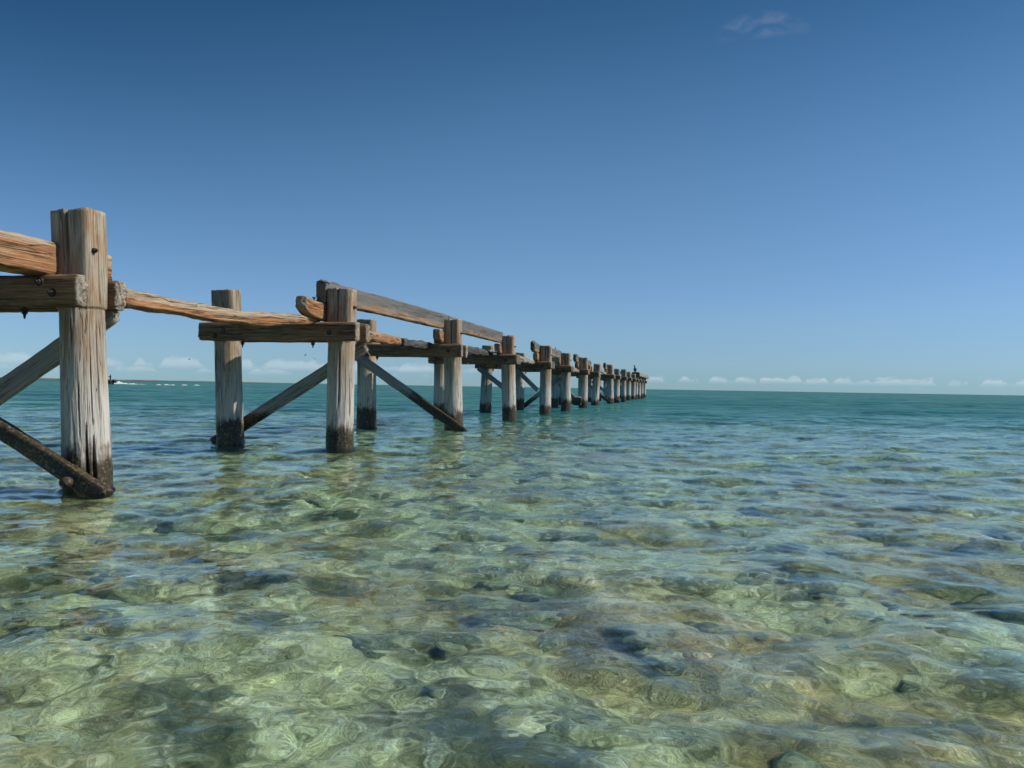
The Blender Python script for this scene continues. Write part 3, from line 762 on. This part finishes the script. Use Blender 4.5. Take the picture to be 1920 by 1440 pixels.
# rotted top crust over the second trestle, left on the grey beam's near end
A = TR[1]['P'] + CC * CO - CU * .10; A.z = 2.075; B = A + CU * .45; B.z = 2.09
def pf3(t): return (1 + .5 * math.sin(t * 19) * .6, 1 + .2 * math.sin(t * 11), .012 * math.sin(t * 27), 0)
o = timber('rotten_timber', A, B, .045, .13, M_greyb, N=30, step=.025, seed=3.3, rnd=.02, rag=.05, rough=3.5, prof=pf3, grey=lambda t, z, e: 1.3)
tag(o, 'crumbled grey timber scrap on top of the grey beam at the second trestle', 'timber scrap')
# corbels and near ends
def corbel(i, u0, u1, z0, z1, mat=M_orange, h=.225, nm='corbel', tip=.0, w=.15, coff=CO, round_=True):
    A = TR[i]['P'] + CC * coff + CU * u0; B = TR[i]['P'] + CC * coff + CU * u1; A.z = z0; B.z = z1
    def p(t):
        e = max(0, (.22 - t) / .22) if round_ else 0
        return (1 - .28 * e * e, 1 - .03 * e, .045 * e * e, 0)
    o = timber(nm, A, B, h, w, mat, TR[i]['e'], N=36 if i < 4 else 20, step=.025 if i < 4 else .06, seed=i * 7.7 + 2, rnd=.016, rag=.02, rough=1.4, prof=p,
               grey=lambda t, z, e: .85 if e == -1 else np.where(z > .7, .5, .1 if t > .06 else .6))
    return o
corbel(1, -.62, .38, 1.735, 1.69, h=.215)
corbel(2, -.36, .52, 1.70, 1.695, h=.235)
corbel(3, -.36, .45, 1.70, 1.70, h=.235)
corbel(4, -.42, .4, 1.70, 1.70, h=.235)
corbel(5, -.42, .4, 1.70, 1.70, h=.235)
for i in (6, 7, 8): corbel(i, -.42, .4, 1.70, 1.70, h=.235)
bolt(B_spike, TR[1]['P'] + CC * CO - CU * .28 + Vector((0, 0, 1.80)), Vector((0, 0, 1)), TR[1]['beams'][0])
# stringer stubs further out
def piece(i, u0, j, u1, z0, z1, mat, label, h=.26, prof=None, rag=.03, rough=1.5, coff=CO, grey=gg):
    A, B = lineup(i, j, coff, u0, u1, z0, z1)
    o = timber('stringer_beam', A, B, h, .14, mat, N=24, step=.06, seed=i * 3.1 + u0, rnd=.012, rag=rag, rough=rough, prof=prof, grey=grey)
    tag(o, label, 'wooden beam', GS); return o
def jag(t):
    e = max(0, (.16 - t) / .16); return (1 + .30 * e - .35 * (t < .02), 1, .05 * e, 0)
o = piece(4, -.85, 5, .0, 1.955, 1.955, M_greyb, 'beam rotted to a jagged horn at the fifth trestle, reaching the sixth', prof=jag, rag=.12, rough=2.5)
bolt(B_spike, TR[5]['P'] + CC * CO - CU * .9 + Vector((0, 0, 2.08)), Vector((0, 0, 1)), o)
o = piece(6, -.9, 7, .0, 1.965, 1.93, M_greyb, 'beam with a chewed dark near end between seventh and eighth trestles', prof=jag, rag=.12, rough=2.5)
bolt(B_spike, TR[6]['P'] + CC * CO - CU * .35 + Vector((0, 0, 2.09)), Vector((0, 0, 1)), o)
piece(8, -1.0, 9, -.6, 1.96, 1.93, M_greyb, 'short dark-ended beam over the ninth trestle', prof=jag, rag=.1, rough=2.2)
piece(10, .9, 12, .1, 1.86, 1.84, M_beam, 'pale weathered beam between eleventh and thirteenth trestles', h=.24, rag=.05)
# low rotten timbers along the inner side
def low(pA, zA, pB, zB, h, mat, label, taper=.6, w=.13, rough=3, bow=0, gr=.3):
    A = at(pA[0], pA[1], zA); B = at(pB[0], pB[1], zB)
    def p(t):
        e = max(0, (t - .6) / .4); return (1 - taper * e + .12 * math.sin(t * 31), 1 - .3 * e, -.02 * e, 0)
    o = timber('stringer_beam', A, B, h, w, mat, N=30, step=.05, seed=pA[0], rnd=.02, rag=.06, rough=rough, prof=p, bow=bow, grey=lambda t, z, e: np.where(z > .4, gr + .3, gr))
    tag(o, label, 'wooden beam', GS); return o
low((676, 627), 10.45, (768, 644), 13.9, .14, M_orange, 'rotten flaking orange beam running low from second towards third trestle')
low((752, 642), 12.9, (826, 652), 15.6, .13, M_char, 'blackened tapering beam end lying on the third trestle crossbeam', taper=.3)
low((858, 653), 15.2, (922, 664), 19.5, .15, M_char, 'blackened beam between third and fourth trestles, low behind the grey one', taper=.3)
low((962, 671), 19.6, (1000, 679), 23.6, .15, M_beam, 'short pale broken beam between fourth and fifth trestles', taper=.5, gr=.8)
low((1064, 690), 28.4, (1085, 696), 32.3, .15, M_beam, 'low broken beam between sixth and seventh trestles', taper=.5, gr=.7)
low((1122, 694), 38, (1136, 700), 42.4, .15, M_beam, 'low broken beam between eighth and ninth trestles', taper=.3, gr=.8)
A = at(916, 658, 18.6); B = at(930, 661, 18.9)
o = timber('timber_scrap', A, B, .05, .08, M_beam, N=16, step=.03, seed=5, rag=.05, rough=4, grey=lambda t, z, e: 1.0)
tag(o, 'small pale wood splinter lying on the fourth trestle crossbeam', 'timber scrap')
# the intact deck edge at the sea end
A, B = lineup(13, 16, -.02, -1.0, .75, 1.93, 1.93)
o = timber('deck_beam', A, B, .34, .62, M_beam, N=28, step=.2, seed=77, rnd=.01, rag=.02, grey=lambda t, z, e: .95 if e != -1 else 0.)
tag(o, 'long pale deck edge at the sea end, carried on the last four trestles', 'wooden beam')
for k, u_ in enumerate((.9, 2.6, 5.0, 8.6)):
    bolt(B_spike, TR[13]['P'] + CC * .05 + CU * u_ + Vector((0, 0, 2.11)), Vector((0, 0, 1)), o)

# ---------------------------------------------------------------- birds
def bird_perched(P):
    e = empty('perched_seabird', P); tag(e, 'black seabird with white breast perched upright on the deck beam at the jetty end', 'bird')
    mw = Matrix.Translation(P)
    secs = [(.0, 0, 0, .008, .008), (.04, .0, 0, .07, .07), (.12, .01, 0, .115, .115), (.22, .01, 0, .12, .12), (.30, 0, 0, .085, .085), (.36, -.02, 0, .05, .05),
            (.41, -.035, 0, .042, .042), (.45, -.05, 0, .055, .05), (.50, -.06, 0, .05, .045), (.53, -.06, 0, .01, .01)]
    rot = Matrix(((0, 1, 0, 0), (0, 0, 1, 0), (1, 0, 0, 0), (0, 0, 0, 1)))     # local x -> up
    link('body', loft('body', secs, 14), M_feather, e, mw @ Matrix.Translation((0, 0, .03)) @ rot)
    link('breast', loft('breast', [(.06, -.04, 0, .02, .02), (.12, -.055, 0, .07, .065), (.22, -.055, 0, .07, .07), (.30, -.03, 0, .055, .06), (.36, -.03, 0, .02, .03)], 12), M_breast, e, mw @ Matrix.Translation((0, 0, .03)) @ rot)
    link('bill', loft('bill', [(0, 0, 0, .012, .012), (.05, 0, -.004, .007, .007), (.08, 0, -.012, .002, .003)], 8), M_gull, e, mw @ Matrix.Translation((-.085, 0, .50)) @ Matrix.Rotation(math.pi, 4, 'Z'))
    link('tail', loft('tail', [(0, 0, 0, .03, .012), (.12, 0, -.01, .04, .006), (.2, 0, -.02, .03, .003)], 8), M_feather, e, mw @ Matrix.Translation((.03, .0, .06)) @ Matrix.Rotation(.9, 4, 'Y'))
    for s in (-1, 1):
        link('leg', loft('leg', [(0, 0, 0, .03, .004), (.01, 0, 0, .008, .008), (.05, 0, 0, .009, .009)], 8), M_gull, e, mw @ Matrix.Translation((0, s * .03, 0)) @ rot)
bird_perched(TR[13]['P'] + CU * .15 + CC * .12 + Vector((0, 0, 2.095)))
def wing_mesh(span, bend):
    V = []; n = 9
    for k in range(n):
        t = k / (n - 1); c = .11 * (1 - t ** 2 * .85); th = .012 * (1 - t * .8)
        y = span * t; z = bend * math.sin(t * 2.4) * span; x = -.10 * t * t * span * 4 * .3
        V.append([(x + c * .5, y, z), (x, y, z + th), (x - c * .6, y, z), (x, y, z - th)])
    return grid_mesh('wing', V, n, 4)
def bird_flying(px, py, Z_, yaw, roll, bend, label):
    P = at(px, py, Z_); e = empty('flying_bird', P); tag(e, label, 'bird', 'small birds flying low over the sea')
    mw = Matrix.Translation(P) @ Matrix.Rotation(yaw, 4, 'Z') @ Matrix.Rotation(roll, 4, 'X') @ Matrix.Scale(1.5, 4)
    link('body', loft('body', [(-.2, 0, 0, .03, .006), (-.1, 0, 0, .025, .02), (0, 0, 0, .04, .04), (.1, 0, 0, .035, .035), (.15, 0, .01, .025, .025), (.19, 0, .005, .006, .006)], 10), M_gull, e, mw)
    w1 = wing_mesh(.34, bend); w2 = w1.copy(); w2.transform(Matrix.Scale(-1, 4, (0, 1, 0))); w2.flip_normals()
    link('wing', w1, M_gull, e, mw); link('wing', w2, M_gull, e, mw)
bird_flying(355, 674, 190, .2, .5, .28, 'dark bird flying over the clouds between the two nearest trestles')
bird_flying(573, 666, 190, .9, -.9, .3, 'upper of two dark birds flying under the second crossbeam')
bird_flying(590, 673, 190, 1.2, .6, .35, 'lower of two dark birds flying under the second crossbeam')

# ---------------------------------------------------------------- motor boat, far off behind the nearest pile
ZB = 163.0
PB = at(213, yh(213) + FPX * H / ZB, ZB); PB.z = 0
eb = empty('motor_boat', PB); tag(eb, 'small dark motor boat speeding left behind the nearest pile, stern showing', 'boat')
mb = Matrix.Translation(PB + Vector((0, 0, .05))) @ Matrix.Rotation(math.radians(4), 4, 'Y') @ Matrix.Translation((-4.7, 0, 0))
# hull: sections along x from bow (-) to transom (+4.4)
hs = []
for x_, bw, kz, gz in ((-.3, .02, .75, .8), (.2, .35, .35, .82), (1.0, .75, .05, .76), (2.2, .95, -.12, .68), (3.4, 1.0, -.18, .62), (4.4, .95, -.18, .6)):
    hs.append([(x_, -bw, gz), (x_, -bw * .95, gz - .08), (x_, -bw * .8, kz + .18), (x_, 0, kz), (x_, bw * .8, kz + .18), (x_, bw * .95, gz - .08), (x_, bw, gz), (x_, bw * .85, gz - .02), (x_, bw * .75, gz - .3 if x_ > .9 else gz - .02), (x_, -bw * .75, gz - .3 if x_ > .9 else gz - .02), (x_, -bw * .85, gz - .02)])
link('hull', grid_mesh('hull', hs, len(hs), 11, smooth=False), M_hull, eb, mb)
link('console', loft('console', [(0, 0, 0, .3, .25), (.35, 0, .05, .3, .3), (.38, 0, .05, .02, .02)], 8), M_boatw, eb, mb @ Matrix.Translation((2.5, 0, .75)))
link('outboard', loft('outboard', [(0, 0, 0, .02, .02), (.03, 0, 0, .28, .3), (.35, 0, 0, .32, .34), (.6, 0, -.02, .24, .26), (.52, 0, -.02, .02, .02)], 14), M_motor, eb, mb @ Matrix.Translation((4.45, 0, .62)))
link('outboard_leg', loft('outboard_leg', [(0, 0, 0, .05, .08), (.7, 0, 0, .04, .07)], 8), M_motor, eb, mb @ Matrix.Translation((4.7, 0, .5)) @ Matrix.Rotation(math.pi / 2, 4, 'Y'))
# helmsman: one continuous skin-modifier body
J = [(0, 0, .9), (0, 0, 1.15), (-.02, 0, 1.42), (-.02, 0, 1.52), (-.03, 0, 1.62), (-.03, 0, 1.74), (-.02, .2, 1.40), (-.2, .26, 1.18), (-.42, .16, 1.2), (-.02, -.2, 1.40), (-.2, -.26, 1.18), (-.42, -.16, 1.2),
     (0, .1, .86), (-.05, .13, .45), (.05, .14, .05), (-.08, .14, .02), (0, -.1, .86), (-.05, -.13, .45), (.05, -.14, .05), (-.08, -.14, .02)]
Rr = [.15, .14, .16, .06, .09, .085, .07, .05, .04, .07, .05, .04, .09, .07, .055, .04, .09, .07, .055, .04]
E_ = [(0, 1), (1, 2), (2, 3), (3, 4), (4, 5), (2, 6), (6, 7), (7, 8), (2, 9), (9, 10), (10, 11), (0, 12), (12, 13), (13, 14), (14, 15), (0, 16), (16, 17), (17, 18), (18, 19)]
def skin_person(P):
    me = bpy.data.meshes.new('person'); me.from_pydata(J, E_, [])
    o = bpy.data.objects.new('person', me); COL.objects.link(o); o.matrix_basis = P
    bpy.context.view_layer.objects.active = o; o.select_set(True)
    o.modifiers.new('Skin', 'SKIN')
    for v, r in zip(me.skin_vertices[0].data, Rr): v.radius = (r, r)
    me.skin_vertices[0].data[0].use_root = True
    s = o.modifiers.new('Subdivision', 'SUBSURF'); s.levels = 1; s.render_levels = 1
    me.materials.append(M_cloth); tag(o, 'person in dark jacket standing at the helm of the motor boat', 'person')
skin_person(mb @ Matrix.Translation((3.95, 0, .2)))

# wake: foam torn on the surface behind the boat
fv_, ff_ = [], []
def foam_patch(px, py, wpx, dpx, hh=.10):
    Zp = FPX * H / (py - yh(px)); c = at(px, py, Zp); c.z = 0
    lx = wpx / FPX * Zp; ly = 3.5; nx, ny = 14, 5; b0 = len(fv_)
    for a in range(ny):
        for b_ in range(nx):
            u_, v_ = b_ / (nx - 1) * 2 - 1, a / (ny - 1) * 2 - 1
            k = max(0, 1 - u_ * u_) * max(0, 1 - v_ * v_)
            fv_.append((c.x + u_ * lx / 2, c.y + v_ * ly / 2, -.06 + (hh + .06) * k * (1 + .8 * random.uniform(-1, 1))))
    for a in range(ny - 1):
        for b_ in range(nx - 1):
            q = b0 + a * nx + b_; ff_.append((q, q + 1, q + nx + 1, q + nx))
for px, py, w_, hh in ((206, 719.8, 26, .2), (222, 719.9, 24, .12), (223, 719.7, 6, .42), (232, 720.0, 14, .2), (249, 720.6, 16, .13), (266, 720.8, 16, .05),
                       (298, 722.0, 9, .07), (312, 722.0, 12, .1), (324, 722.2, 8, .07), (346, 722.4, 8, .08), (369, 722.6, 7, .08)):
    foam_patch(px, py, w_, 1, hh)
me = bpy.data.meshes.new('wake_foam'); me.from_pydata(fv_, [], ff_); wk = link('wake_foam', me, M_foam)
tag(wk, 'white foam wake trailing to the right of the motor boat', 'wake', kind='stuff')
